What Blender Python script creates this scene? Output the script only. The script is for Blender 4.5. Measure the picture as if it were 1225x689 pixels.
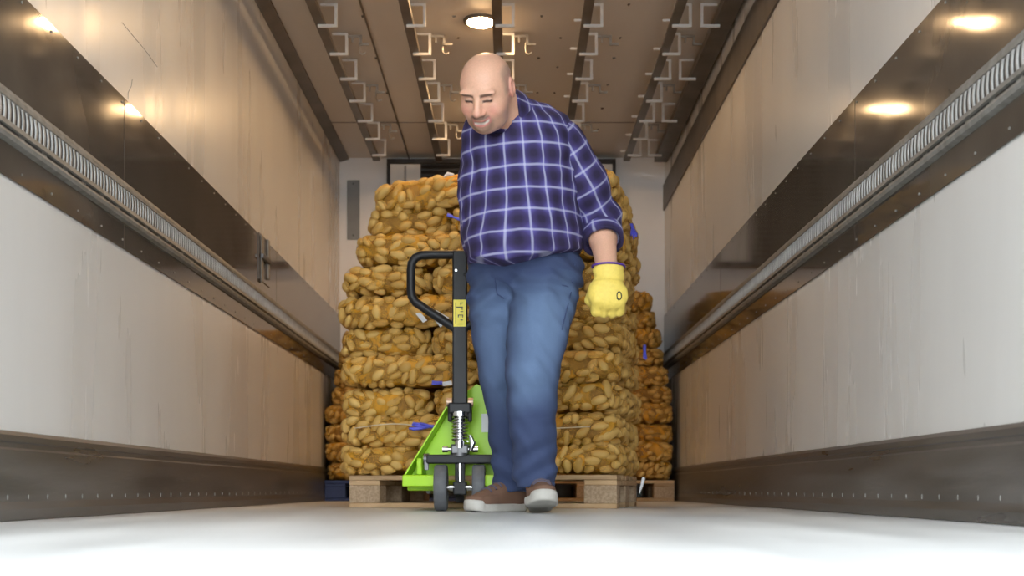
import bpy, bmesh, math, random
import numpy as np
from mathutils import Vector, Matrix, Euler

for o in list(bpy.data.objects):
    bpy.data.objects.remove(o)
SC = bpy.context.scene
C = SC.collection
random.seed(7)
RNG = np.random.default_rng(7)

# ------------------------------------------------------------------ camera
FPX, W, H = 1400.0, 1225.0, 689.0
HORIZON, CAMZ = 585.0, 0.083
cam_d = bpy.data.cameras.new('camera')
cam = bpy.data.objects.new('camera', cam_d)
C.objects.link(cam)
cam.location = (0, 0, CAMZ)
cam.rotation_euler = (math.radians(90), 0, 0)
cam_d.sensor_width = 36.0
cam_d.lens = FPX / W * 36.0
cam_d.shift_y = (HORIZON - H / 2) / W
cam_d.clip_start = 0.02
cam_d.dof.use_dof = True
cam_d.dof.focus_distance = 4.1
cam_d.dof.aperture_fstop = 4.0
SC.camera = cam

# ------------------------------------------------------------------ light
world = bpy.data.worlds.new('overcast_sky')
SC.world = world
world.use_nodes = True
bg = world.node_tree.nodes['Background']
bg.inputs[0].default_value = (0.89, 0.955, 1.0, 1)
bg.inputs[1].default_value = 6.6
LAMP_STRENGTH = 235.0
LAMP_COLOR = (1.0, 0.63, 0.31, 1)
SC.view_settings.view_transform = 'Standard'
SC.view_settings.look = 'None'
SC.view_settings.gamma = 1.0
SC.view_settings.use_curve_mapping = False
SC.view_settings.exposure = 0.0

# trailer dimensions (metres; camera at the origin, trailer runs along +Y)
XL, XR = -1.305, 1.155
XC = (XL + XR) / 2
Y0, Y1 = 0.8, 8.86
ZC = 2.59


def P(px, py, d):
    """Point at distance d that the photo shows at (px, py)."""
    return Vector(((px - 612.5) * d / FPX, d, CAMZ + (HORIZON - py) * d / FPX))


# ------------------------------------------------------------------ helpers
def link(o, parent=None):
    C.objects.link(o)
    if parent is not None:
        o.parent = parent
    return o


def obj(name, me, mats, parent=None):
    o = bpy.data.objects.new(name, me)
    if not isinstance(mats, (list, tuple)):
        mats = [mats]
    if len(me.materials) == 0:
        for m in mats:
            me.materials.append(m)
    return link(o, parent)


def tag(o, label=None, cat=None, group=None, kind=None):
    if label: o['label'] = label
    if cat: o['category'] = cat
    if group: o['group'] = group
    if kind: o['kind'] = kind
    return o


def empty(name, loc=(0, 0, 0), rz=0.0):
    o = bpy.data.objects.new(name, None)
    o.empty_display_size = 0.1
    o.location = loc
    o.rotation_euler = (0, 0, rz)
    return link(o)


class MB:
    """collects shapes into one mesh"""
    def __init__(self):
        self.v, self.f, self.sm = [], [], []

    def add(self, vs, fs, smooth=False):
        n = len(self.v)
        self.v += [tuple(v) for v in vs]
        self.f += [tuple(i + n for i in f) for f in fs]
        self.sm += [smooth] * len(fs)
        return self

    def box(self, x0, x1, y0, y1, z0, z1, M=None):
        vs = [(x, y, z) for z in (z0, z1) for y in (y0, y1) for x in (x0, x1)]
        if M is not None:
            vs = [M @ Vector(v) for v in vs]
        return self.add(vs, [(0, 2, 3, 1), (4, 5, 7, 6), (0, 1, 5, 4), (2, 6, 7, 3), (0, 4, 6, 2), (1, 3, 7, 5)])

    def prism(self, pts, axis, a, b):
        """extrude a polygon (2-D points in the other two axes) along axis from a to b"""
        n = len(pts)
        def mk(p, t):
            return {'x': (t, p[0], p[1]), 'y': (p[0], t, p[1]), 'z': (p[0], p[1], t)}[axis]
        vs = [mk(p, a) for p in pts] + [mk(p, b) for p in pts]
        fs = [tuple(range(n)), tuple(range(2 * n - 1, n - 1, -1))]
        fs += [(i, i + n, (i + 1) % n + n, (i + 1) % n) for i in range(n)]
        return self.add(vs, fs)

    def tube(self, path, r, n=10, closed=False, caps=True):
        path = [Vector(p) for p in path]
        m = len(path)
        rs = r if isinstance(r, (list, tuple)) else [r] * m
        rings = []
        up = None
        for i, p in enumerate(path):
            if closed:
                t = path[(i + 1) % m] - path[i - 1]
            else:
                t = path[min(i + 1, m - 1)] - path[max(i - 1, 0)]
            t.normalize()
            if up is None:
                up = Vector((0, 0, 1)) if abs(t.z) < .9 else Vector((1, 0, 0))
            a = t.cross(up)
            if a.length < 1e-4:
                a = t.orthogonal()
            a.normalize()
            up = a.cross(t).normalized()
            rings.append([p + (a * math.cos(2 * math.pi * k / n) + up * math.sin(2 * math.pi * k / n)) * rs[i] for k in range(n)])
        vs = [v for r_ in rings for v in r_]
        fs = []
        for i in range(m if closed else m - 1):
            j = (i + 1) % m
            for k in range(n):
                l = (k + 1) % n
                fs.append((i * n + k, i * n + l, j * n + l, j * n + k))
        self.add(vs, fs, True)
        if caps and not closed:
            self.add(rings[0], [tuple(range(n - 1, -1, -1))])
            self.add(rings[-1], [tuple(range(n))])
        return self

    def cyl(self, a, b, r, n=20):
        return self.tube([a, b], r, n)

    def mesh(self, name='m'):
        me = bpy.data.meshes.new(name)
        me.from_pydata(self.v, [], self.f)
        me.polygons.foreach_set('use_smooth', self.sm)
        bm = bmesh.new(); bm.from_mesh(me)
        bmesh.ops.recalc_face_normals(bm, faces=bm.faces)
        bm.to_mesh(me); bm.free()
        return me

    def build(self, name, mats, parent=None, bevel=0.0, seg=2):
        o = obj(name, self.mesh(name), mats, parent)
        if bevel:
            b = o.modifiers.new('bevel', 'BEVEL')
            b.width = bevel; b.segments = seg; b.limit_method = 'ANGLE'
            b.angle_limit = math.radians(40)
        return o


# ------------------------------------------------------------------ materials
def newmat(name):
    m = bpy.data.materials.new(name)
    m.use_nodes = True
    nt = m.node_tree
    return m, nt, nt.nodes['Principled BSDF'], nt.nodes, nt.links


def rgba(c):
    return (c[0], c[1], c[2], 1)


def mat(name, col, rough=.5, metal=0., col2=None, scale=8., stretch=(1, 1, 1), contrast=(.35, .65),
        bump=0., bscale=None, spec=.5, rvar=0., detail=4.):
    """principled material with a noise mix between two colours, and optional bump"""
    m, nt, b, N, L = newmat(name)
    b.inputs['Base Color'].default_value = rgba(col)
    b.inputs['Roughness'].default_value = rough
    b.inputs['Metallic'].default_value = metal
    b.inputs['Specular IOR Level'].default_value = spec
    tc = N.new('ShaderNodeTexCoord')
    mp = N.new('ShaderNodeMapping')
    mp.inputs['Scale'].default_value = stretch
    L.new(tc.outputs['Object'], mp.inputs[0])
    nz = N.new('ShaderNodeTexNoise')
    nz.inputs['Scale'].default_value = scale
    nz.inputs['Detail'].default_value = detail
    L.new(mp.outputs[0], nz.inputs['Vector'])
    if col2 is not None:
        r = N.new('ShaderNodeValToRGB')
        r.color_ramp.elements[0].position = contrast[0]
        r.color_ramp.elements[1].position = contrast[1]
        r.color_ramp.elements[0].color = rgba(col)
        r.color_ramp.elements[1].color = rgba(col2)
        L.new(nz.outputs[0], r.inputs[0])
        L.new(r.outputs[0], b.inputs['Base Color'])
    if rvar:
        mr = N.new('ShaderNodeMapRange')
        mr.inputs[1].default_value = .3; mr.inputs[2].default_value = .7
        mr.inputs[3].default_value = rough - rvar; mr.inputs[4].default_value = rough + rvar
        L.new(nz.outputs[0], mr.inputs[0])
        L.new(mr.outputs[0], b.inputs['Roughness'])
    if bump:
        n2 = N.new('ShaderNodeTexNoise')
        n2.inputs['Scale'].default_value = bscale or scale * 4
        n2.inputs['Detail'].default_value = 3
        L.new(mp.outputs[0], n2.inputs['Vector'])
        bp = N.new('ShaderNodeBump')
        bp.inputs['Strength'].default_value = bump
        bp.inputs['Distance'].default_value = .01
        L.new(n2.outputs[0], bp.inputs['Height'])
        L.new(bp.outputs[0], b.inputs['Normal'])
    return m


M = {}
M['panel'] = mat('pale_wall_panel', (.61, .60, .58), .29, .0, (.67, .66, .64), 1.3, (1, 3.2, .4), (.3, .7), .012, 34, .5, .05)
M['band'] = mat('dark_wall_band', (.075, .06, .047), .085, .0, (.10, .082, .065), 3, (1, 1, 1), bump=.012, bscale=10, rvar=.03)
M['kick'] = mat('scuffed_kick_plate', (.10, .092, .086), .36, .35, (.20, .185, .175), 2.2, (1, .6, 5), (.35, .75), .08, 20, rvar=.1)
M['rail'] = mat('galvanised_rail', (.20, .19, .17), .6, .25, (.28, .27, .25), 30, bump=.15, bscale=80)
M['rung'] = mat('worn_rail_rung', (.33, .325, .31), .5, .3, (.42, .415, .40), 20)
M['slot'] = mat('rail_slot_gap', (.035, .032, .03), .6)
M['floor'] = mat('trailer_floor', (.50, .51, .51), .42, .0, (.66, .67, .67), 1.3, (3, .5, 1), (.3, .7), .12, 40, .4, .1)
M['ceil'] = mat('ceiling_panel', (.60, .56, .51), .42, .0, (.68, .64, .59), 1.2, (2, .6, 1), bump=.04, bscale=5)
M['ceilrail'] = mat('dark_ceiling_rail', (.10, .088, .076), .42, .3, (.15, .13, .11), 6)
M['hanger'] = mat('zinc_hanger', (.74, .73, .71), .42, .2, (.80, .79, .77), 14)
M['hook'] = mat('dull_hook_steel', (.36, .34, .31), .4, .5, (.45, .43, .4), 14)
M['back'] = mat('white_back_wall', (.86, .86, .87), .5, .0, (.90, .90, .91), 2, bump=.03)
M['grey'] = mat('grey_plate', (.25, .26, .265), .5, .1, (.29, .3, .3), 9)
M['black'] = mat('black_plastic', (.018, .018, .02), .45, .0, (.028, .028, .03), 9)
M['white'] = mat('white_plastic', (.75, .75, .74), .45, .0, (.68, .68, .67), 9)
M['steel'] = mat('bright_steel', (.72, .72, .73), .18, 1., (.6, .6, .61), 20, rvar=.06)
M['darksteel'] = mat('dark_steel', (.11, .11, .115), .4, .6, (.16, .16, .165), 20)
M['blackpaint'] = mat('black_paint', (.009, .009, .010), .45, .0, (.014, .014, .016), 12, bump=.03, spec=.3)
M['green'] = mat('lime_green_paint', (.37, .68, .012), .36, .0, (.42, .73, .02), 4, bump=.02)
M['rubber'] = mat('grey_rubber', (.10, .105, .115), .62, .0, (.13, .135, .145), 30, bump=.05)
M['yellow'] = mat('yellow_sticker', (.80, .66, .02), .4, .0, (.84, .72, .03), 9)
M['ink'] = mat('black_ink', (.03, .03, .015), .5)
M['concrete'] = mat('yard_concrete', (.30, .30, .29), .85, .0, (.38, .38, .37), 1.5, bump=.1)
M['blueplastic'] = mat('blue_pallet_plastic', (.022, .04, .14), .5, .0, (.03, .055, .18), 8)
M['tie'] = mat('blue_tie', (.07, .08, .62), .45, .0, (.12, .13, .75), 60)
M['tag'] = mat('white_tag', (.72, .73, .75), .5, .0, (.62, .64, .7), 60)
M['string'] = mat('pale_string', (.6, .55, .45), .7)


def wood_mat(name, a, b_):
    m, nt, b, N, L = newmat(name)
    tc = N.new('ShaderNodeTexCoord'); mp = N.new('ShaderNodeMapping')
    mp.inputs['Scale'].default_value = (2, 22, 22)
    oi = N.new('ShaderNodeObjectInfo')
    ad = N.new('ShaderNodeVectorMath'); ad.operation = 'ADD'
    L.new(tc.outputs['Object'], ad.inputs[0]); 
    sc_ = N.new('ShaderNodeMath'); sc_.operation = 'MULTIPLY'; sc_.inputs[1].default_value = 13
    L.new(oi.outputs['Random'], sc_.inputs[0]); L.new(sc_.outputs[0], ad.inputs[1])
    L.new(ad.outputs[0], mp.inputs[0])
    nz = N.new('ShaderNodeTexNoise'); nz.inputs['Scale'].default_value = 1.6; nz.inputs['Detail'].default_value = 6
    nz.inputs['Distortion'].default_value = .6
    L.new(mp.outputs[0], nz.inputs['Vector'])
    r = N.new('ShaderNodeValToRGB')
    r.color_ramp.elements[0].position = .32; r.color_ramp.elements[1].position = .68
    r.color_ramp.elements[0].color = rgba(a); r.color_ramp.elements[1].color = rgba(b_)
    L.new(nz.outputs[0], r.inputs[0])
    hs = N.new('ShaderNodeHueSaturation')
    mr = N.new('ShaderNodeMapRange'); mr.inputs[3].default_value = .75; mr.inputs[4].default_value = 1.2
    L.new(oi.outputs['Random'], mr.inputs[0]); L.new(mr.outputs[0], hs.inputs['Value'])
    L.new(r.outputs[0], hs.inputs['Color']); L.new(hs.outputs[0], b.inputs['Base Color'])
    bp = N.new('ShaderNodeBump'); bp.inputs['Strength'].default_value = .2; bp.inputs['Distance'].default_value = .004
    L.new(nz.outputs[0], bp.inputs['Height']); L.new(bp.outputs[0], b.inputs['Normal'])
    b.inputs['Roughness'].default_value = .75
    return m


M['wood'] = wood_mat('pallet_wood', (.42, .27, .14), (.62, .43, .25))
M['chip'] = mat('chipboard_block', (.38, .27, .17), .85, .0, (.50, .37, .25), 90, contrast=(.4, .6), bump=.3, bscale=140)


def potato_mat(name, dark, light):
    m, nt, b, N, L = newmat(name)
    oi = N.new('ShaderNodeObjectInfo')
    tc = N.new('ShaderNodeTexCoord')
    nz = N.new('ShaderNodeTexNoise'); nz.inputs['Scale'].default_value = 22; nz.inputs['Detail'].default_value = 3
    L.new(tc.outputs['Object'], nz.inputs['Vector'])
    mx = N.new('ShaderNodeMath'); mx.operation = 'MULTIPLY_ADD'
    mx.inputs[1].default_value = .55; L.new(oi.outputs['Random'], mx.inputs[0])
    ms = N.new('ShaderNodeMath'); ms.operation = 'MULTIPLY'; ms.inputs[1].default_value = .5
    L.new(nz.outputs[0], ms.inputs[0]); L.new(ms.outputs[0], mx.inputs[2])
    r = N.new('ShaderNodeValToRGB')
    r.color_ramp.elements[0].position = .1; r.color_ramp.elements[1].position = .9
    r.color_ramp.elements[0].color = rgba(dark); r.color_ramp.elements[1].color = rgba(light)
    L.new(mx.outputs[0], r.inputs[0]); L.new(r.outputs[0], b.inputs['Base Color'])
    b.inputs['Roughness'].default_value = .62
    return m


M['potato'] = potato_mat('potato_skin', (.49, .285, .065), (.71, .47, .15))
M['fill'] = mat('potatoes_deep_in_sack', (.20, .10, .022), .8, .0, (.38, .21, .05), 22, contrast=(.3, .7), bump=.6, bscale=22)  # darker than the outer potatoes: shade of the gaps put into the colour


def net_mat():
    m, nt, b, N, L = newmat('orange_net')
    b.inputs['Base Color'].default_value = (.86, .42, .03, 1)
    b.inputs['Roughness'].default_value = .55
    tc = N.new('ShaderNodeTexCoord')
    oi = N.new('ShaderNodeObjectInfo')
    ad = N.new('ShaderNodeVectorMath'); ad.operation = 'ADD'
    ml = N.new('ShaderNodeMath'); ml.operation = 'MULTIPLY'; ml.inputs[1].default_value = 9
    L.new(oi.outputs['Random'], ml.inputs[0])
    L.new(tc.outputs['Object'], ad.inputs[0]); L.new(ml.outputs[0], ad.inputs[1])
    nz = N.new('ShaderNodeTexNoise'); nz.inputs['Scale'].default_value = 9; nz.inputs['Detail'].default_value = 4; nz.inputs['Distortion'].default_value = 1.2
    L.new(ad.outputs[0], nz.inputs['Vector'])
    r = N.new('ShaderNodeValToRGB')
    e = r.color_ramp.elements
    e[0].position = .50; e[0].color = (.17, .17, .17, 1)
    e[1].position = .70; e[1].color = (.70, .70, .70, 1)
    L.new(nz.outputs[0], r.inputs[0])
    tr = N.new('ShaderNodeBsdfTransparent')
    mix = N.new('ShaderNodeMixShader')
    L.new(r.outputs[0], mix.inputs[0]); L.new(tr.outputs[0], mix.inputs[1]); L.new(b.outputs[0], mix.inputs[2])
    L.new(mix.outputs[0], N['Material Output'].inputs['Surface'])
    return m


M['net'] = net_mat()


def emit_mat(name, col, s):
    m, nt, b, N, L = newmat(name)
    b.inputs['Base Color'].default_value = (.9, .9, .9, 1)
    b.inputs['Emission Color'].default_value = col
    b.inputs['Emission Strength'].default_value = s
    return m


M['lamp'] = emit_mat('lamp_diffuser', LAMP_COLOR, LAMP_STRENGTH)


def attr_mat(name, rough=.5, sss=0., bump=0., bscale=200., attr='Col', tint=None):
    m, nt, b, N, L = newmat(name)
    a = N.new('ShaderNodeAttribute'); a.attribute_name = attr
    tc = N.new('ShaderNodeTexCoord')
    nz = N.new('ShaderNodeTexNoise'); nz.inputs['Scale'].default_value = bscale; nz.inputs['Detail'].default_value = 3
    L.new(tc.outputs['Object'], nz.inputs['Vector'])
    hs = N.new('ShaderNodeHueSaturation')
    mr = N.new('ShaderNodeMapRange'); mr.inputs[3].default_value = .88; mr.inputs[4].default_value = 1.12
    L.new(nz.outputs[0], mr.inputs[0]); L.new(mr.outputs[0], hs.inputs['Value'])
    L.new(a.outputs['Color'], hs.inputs['Color']); L.new(hs.outputs[0], b.inputs['Base Color'])
    b.inputs['Roughness'].default_value = rough
    if sss:
        b.inputs['Subsurface Weight'].default_value = sss
        b.inputs['Subsurface Radius'].default_value = (.012, .005, .003)
        b.inputs['Subsurface Scale'].default_value = .5
    if bump:
        bp = N.new('ShaderNodeBump'); bp.inputs['Strength'].default_value = bump; bp.inputs['Distance'].default_value = .002
        L.new(nz.outputs[0], bp.inputs['Height']); L.new(bp.outputs[0], b.inputs['Normal'])
    return m


M['skin'] = attr_mat('skin', .42, .12)
M['denim'] = attr_mat('denim', .85, 0, .35, 380)
M['leather'] = attr_mat('brown_suede', .8, 0, .3, 300)
M['sole'] = mat('pale_rubber_sole', (.52, .50, .46), .6, .0, (.42, .40, .36), 20)
M['glove'] = attr_mat('yellow_leather_glove', .6, 0, .4, 120)
M['purple'] = mat('purple_trim', (.10, .035, .33), .7)
M['lace'] = mat('dark_lace', (.10, .085, .12), .8)


def plaid_mat():
    m, nt, b, N, L = newmat('plaid_flannel')
    a = N.new('ShaderNodeAttribute'); a.attribute_name = 'plaid'
    sx = N.new('ShaderNodeSeparateXYZ'); L.new(a.outputs['Vector'], sx.inputs[0])
    lines, glows = [], []
    for ax in (0, 1):
        fr = N.new('ShaderNodeMath'); fr.operation = 'FRACT'
        L.new(sx.outputs[ax], fr.inputs[0])
        g = N.new('ShaderNodeValToRGB'); e = g.color_ramp.elements
        e[0].position = 0.; e[0].color = (.0, .0, .0, 1)
        e[1].position = 1.; e[1].color = (.0, .0, .0, 1)
        for pos, v in ((.12, .05), (.34, .55), (.5, 1.), (.66, .55), (.88, .05)):
            k = e.new(pos); k.color = (v, v, v, 1)
        L.new(fr.outputs[0], g.inputs[0]); glows.append(g)
        l = N.new('ShaderNodeValToRGB'); e = l.color_ramp.elements
        e[0].position = 0.; e[0].color = (0, 0, 0, 1)
        e[1].position = 1.; e[1].color = (0, 0, 0, 1)
        for pos, v in ((.43, 0), (.475, 1), (.525, 1), (.57, 0)):
            k = e.new(pos); k.color = (v, v, v, 1)
        L.new(fr.outputs[0], l.inputs[0]); lines.append(l)
    def math_(op, x, y):
        n = N.new('ShaderNodeMath'); n.operation = op
        for i, q in enumerate((x, y)):
            if isinstance(q, float): n.inputs[i].default_value = q
            else: L.new(q, n.inputs[i])
        return n.outputs[0]
    gl = math_('MULTIPLY', math_('ADD', glows[0].outputs[0], glows[1].outputs[0]), .62)
    r = N.new('ShaderNodeValToRGB'); e = r.color_ramp.elements
    e[0].position = .05; e[0].color = (.020, .013, .050, 1)
    e[1].position = .95; e[1].color = (.10, .085, .32, 1)
    k = e.new(.5); k.color = (.045, .033, .135, 1)
    L.new(gl, r.inputs[0])
    ln = math_('MULTIPLY', math_('ADD', lines[0].outputs[0], lines[1].outputs[0]), .58)
    mx = N.new('ShaderNodeMix'); mx.data_type = 'RGBA'
    L.new(math_('MINIMUM', ln, .85), mx.inputs[0])
    L.new(r.outputs[0], mx.inputs[6]); mx.inputs[7].default_value = (.50, .51, .68, 1)
    L.new(mx.outputs[2], b.inputs['Base Color'])
    b.inputs['Roughness'].default_value = .85
    tc = N.new('ShaderNodeTexCoord')
    nz = N.new('ShaderNodeTexNoise'); nz.inputs['Scale'].default_value = 350
    L.new(tc.outputs['Object'], nz.inputs['Vector'])
    bp = N.new('ShaderNodeBump'); bp.inputs['Strength'].default_value = .25; bp.inputs['Distance'].default_value = .002
    L.new(nz.outputs[0], bp.inputs['Height']); L.new(bp.outputs[0], b.inputs['Normal'])
    return m


M['plaid'] = plaid_mat()

# ================================================================== THE TRAILER
T = .07
yard = MB().box(-30, 30, -40, Y0, -1.2, -1.15).build('ground', M['concrete'])
tag(yard, 'grey concrete yard behind the open trailer', 'ground', kind='structure')
fl = MB().box(XL - T, XR + T, Y0, Y1 + T, -.1, 0).build('floor', M['floor'])
tag(fl, 'pale grey trailer floor, bright towards the open end', 'floor', kind='structure')
ce = MB().box(XL - T, XR + T, Y0, Y1 + T, ZC, ZC + T).build('ceiling', M['ceil'])
tag(ce, 'beige trailer ceiling with hanging rails', 'ceiling', kind='structure')
bk = MB().box(XL - T, XR + T, Y1, Y1 + T, 0, ZC).build('wall_back', M['back'])
tag(bk, 'white bulkhead wall at the far end of the trailer', 'wall', kind='structure')

# ceiling rivets and cable
mb = MB()
for xx in (-.78, -.30, .16, .27, .60):
    y = 5.6
    while y < 8.7:
        mb.cyl((xx + random.uniform(-.02, .02), y, ZC - .004), (xx, y, ZC + .002), .008, 6)
        y += random.choice((.3, .45, .6))
rv = mb.build('rivets', M['ceilrail'], ce); rv['kind'] = 'stuff'
for ye in (3.1, 5.55, 8.0):
    MB().box(XL, XR, ye - .004, ye + .004, ZC - .003, ZC).build('joint_strip', M['ceilrail'], ce)
MB().tube([(-.78, 1.0, ZC - .006), (-.78, 8.78, ZC - .006), (-.775, 8.845, ZC - .02), (-.76, 8.85, ZC - .07)], .006, 6).build('cable', M['ceilrail'], ce)

sides = {'left': (XL, 1), 'right': (XR, -1)}
for sd, (xw, sg) in sides.items():
    wl = MB().box(min(xw, xw - sg * T), max(xw, xw - sg * T), Y0, Y1, 0, ZC).build('wall_' + sd, M['panel'])
    tag(wl, {'left': 'left trailer wall of pale panels with a dark band and steel rail',
             'right': 'right trailer wall of pale panels with a dark band and steel rail'}[sd], 'wall', kind='structure')
    def bx(p0, p1, y0, y1, z0, z1):
        a, b = xw + sg * p0, xw + sg * p1
        return MB().box(min(a, b), max(a, b), y0, y1, z0, z1)
    # dark band panels, butted at joints
    cuts = [Y0, 3.92, 6.45, Y1]
    for a, b in zip(cuts[:-1], cuts[1:]):
        bx(0, .006, a + .002, b - .002, .887, 1.395).build('band_panel', M['band'], wl, .0015, 1)
    # corner profile at ceiling
    if sd == 'left':
        a = xw
        MB().prism([(a, ZC), (a + .07, ZC), (a + .07, ZC - .012), (a + .012, ZC - .03), (a, ZC - .03)], 'y', Y0, Y1).build('corner_profile', M['ceilrail'], wl)
    else:
        bx(0, .012, Y0, Y1, 2.19, 2.385).build('upper_dark_strip', M['ceilrail'], wl, .002, 1)  # dark tone along the upper right wall, built as a solid strip
    # rail: top flange, recessed slot field, lower flange, grooved ledge, lip
    prof = [(0, 1.118), (.008, 1.113), (.014, 1.100), (.0145, 1.086), (.010, 1.085), (.010, 1.030), (.0145, 1.029),
            (.023, 1.010), (.014, 1.008), (.014, .998), (.024, .996), (.026, .988), (.022, .978), (0, .972)]
    rl = MB().prism([(xw + sg * p, z) for p, z in prof], 'y', Y0, Y1).build('load_rail', M['rail'], wl)
    m1 = MB().box(min(xw + sg * .008, xw + sg * .0105), max(xw + sg * .008, xw + sg * .0105), Y0, Y1, 1.031, 1.082)
    m1.build('slot_back', M['slot'], rl)
    rg, gs = MB(), MB()
    y = Y0 + .02
    k = 0
    while y < Y1 - .03:
        k += 1
        if True:
            vs = []
            for q in range(5):                       # slightly bowed rung
                t = q / 4
                z = 1.030 + .054 * t
                dy = .006 * math.sin(math.pi * t) - .004 * t
                for p, w in ((.010, 0), (.0140, .001), (.0140, .009), (.010, .010)):
                    vs.append((xw + sg * p, y + dy + w, z))
            fs = [(4 * q + i, 4 * q + (i + 1) % 4, 4 * q + 4 + (i + 1) % 4, 4 * q + 4 + i) for q in range(4) for i in range(4)]
            rg.add(vs, fs)
        y += .028
    r_ = rg.build('slot_rungs', M['rung'], rl); r_['kind'] = 'stuff'
    y = Y0 + .05
    while y < Y1 - .15:
        a, b = xw + sg * .0135, xw + sg * .0155
        gs.box(min(a, b), max(a, b), y, y + .11, 1.000, 1.0095)
        y += .15
    g_ = gs.build('ledge_slots', M['slot'], rl); g_['kind'] = 'stuff'
    # rivets along the band
    rv = MB()
    y = Y0 + .1
    while y < Y1 - .1:
        for z in (.915, 1.372):
            a = xw + sg * .006
            rv.cyl((a, y, z), (a + sg * .003, y, z), .0038, 6)
        y += .2
    r_ = rv.build('rivets', M['rail'], wl); r_['kind'] = 'stuff'
    # kick plate
    prof = [(0, .235), (.010, .232), (.018, .222), (.018, .206), (.013, .202), (.013, .190), (.019, .184), (.019, .05), (.024, .03), (.024, .002), (0, .002)]
    kp = MB().prism([(xw + sg * p, z) for p, z in prof], 'y', Y0, Y1).build('baseboard_' + sd, M['kick'])
    tag(kp, 'dark scuffed metal kick plate along the %s wall' % sd, 'kick plate', kind='structure')
    rv = MB()
    y = Y0 + .1
    while y < Y1 - .1:
        a = xw + sg * .019
        rv.box(min(a, a + sg * .002), max(a, a + sg * .002), y, y + .004, .056, .068)
        y += .13
    r_ = rv.build('rivets', M['rail'], kp); r_['kind'] = 'stuff'

# scratches on the left upper panel
wl = bpy.data.objects['wall_left']
for pts in ([(153, 119), (153, 111), (157, 103), (158, 95)], [(146, 27), (160, 44), (176, 63), (188, 80)]):
    path = [((XL + .0006), XL * FPX / (px - 612.5), CAMZ + (HORIZON - py) * XL / (px - 612.5)) for px, py in pts]
    MB().tube(path, .0009, 5).build('scratch', M['grey'], wl)

# latch on the left band
lt = empty('wall_latch', (XL + .006, 6.02, 1.15))
MB().box(.0, .004, -.03, .24, .01, .25).build('back_plate', M['band'], lt, .001, 1)
MB().box(.004, .012, .0, .05, .0, .24).build('upright', M['rail'], lt, .003, 1)
MB().box(.004, .016, .15, .19, .04, .25).build('upright', M['rail'], lt, .003, 1)
MB().box(.006, .024, -.005, .19, .12, .145).build('cross_bolt', M['darksteel'], lt, .003, 1)
tag(lt, 'small steel latch fitted on the dark band of the left wall', 'latch')

# grey plate on the back wall
gp = empty('wall_plate', (-1.2, Y1, 1.97))
MB().box(-.047, .047, -.012, 0, 0, .45).build('plate', M['grey'], gp, .003, 1)
for z in (.03, .42):
    MB().cyl((0, -.016, z), (0, -.011, z), .008, 10).build('screw', M['darksteel'], gp)
tag(gp, 'narrow upright grey plate on the white back wall', 'wall plate')

# refrigeration unit behind the sacks
ru = empty('cooling_unit', (-.08, Y1, 1.75))
x0, x1, z1 = -.855, .855, .80
MB().box(x0, x1, -.10, 0, 0, z1).build('housing', M['grey'], ru, .004, 1)
for a, b, c_, d_ in ((x0, x0 + .022, 0, z1), (x1 - .022, x1, 0, z1), (x0 + .022, x1 - .022, z1 - .035, z1), (x0 + .022, x1 - .022, 0, .03)):
    MB().box(a, b, -.125, -.098, c_, d_).build('frame_bar', M['black'], ru, .003, 1)
MB().box(x0 + .024, x0 + .25, -.115, -.1, .035, z1 - .037).build('side_panel', M['white'], ru, .003, 1)
MB().box(x1 - .25, x1 - .024, -.115, -.1, .035, z1 - .037).build('side_panel', M['white'], ru, .003, 1)
MB().box(x0 + .13, x0 + .145, -.118, -.114, .1, z1 - .05).build('seam', M['grey'], ru)
MB().box(x0 + .252, x1 - .252, -.105, -.099, .035, z1 - .037).build('grille_back', M['black'], ru)
for k in range(17):
    z = .06 + k * .042
    MB().prism([(-.118, z), (-.106, z + .024), (-.104, z + .022), (-.116, z - .002)], 'x', x0 + .255, x1 - .255).build('grille_slat', M['black'], ru)
tag(ru, 'black framed cooling unit on the back wall above the sacks', 'cooling unit')

# hanging rails under the ceiling
HY = [8.38 - .39 * k for k in range(14)]
ZR = ZC - .125
hang_me = MB()
t = .007
hang_me.box(-.012, .088, -t, t, 0, .014)
hang_me.box(.074, .088, -t * 1.3, t * 1.3, .0, .118)
hang_me.box(.0, .088, -t, t, .110, .123)
hang_me = hang_me.mesh('hanger'); hang_me.materials.append(M['hanger'])
hook_me = MB()
hook_me.box(.088, .165, -t, t, .098, .110)
hook_me.box(.153, .165, -t, t, .055, .110)
hook_me.box(.108, .118, -t, t, .070, .100)
hook_me.box(.153, .205, -t, t, .055, .066)
hook_me = hook_me.mesh('stop'); hook_me.materials.append(M['hook'])
jh = MB()
jh.tube([(.150, 0, .075), (.150, 0, .035)] + [(.168 - .018 * math.cos(a), 0, .032 - .02 * math.sin(a)) for a in np.linspace(0, 2.6, 8)], .0048, 6)
jh_me = jh.mesh('hook'); jh_me.materials.append(M['hook'])
peg_me = MB().box(-.062, -.005, -.006, .006, .03, .042).mesh('peg'); peg_me.materials.append(M['hanger'])
ords = ['first', 'second', 'third', 'fourth', 'fifth']
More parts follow.
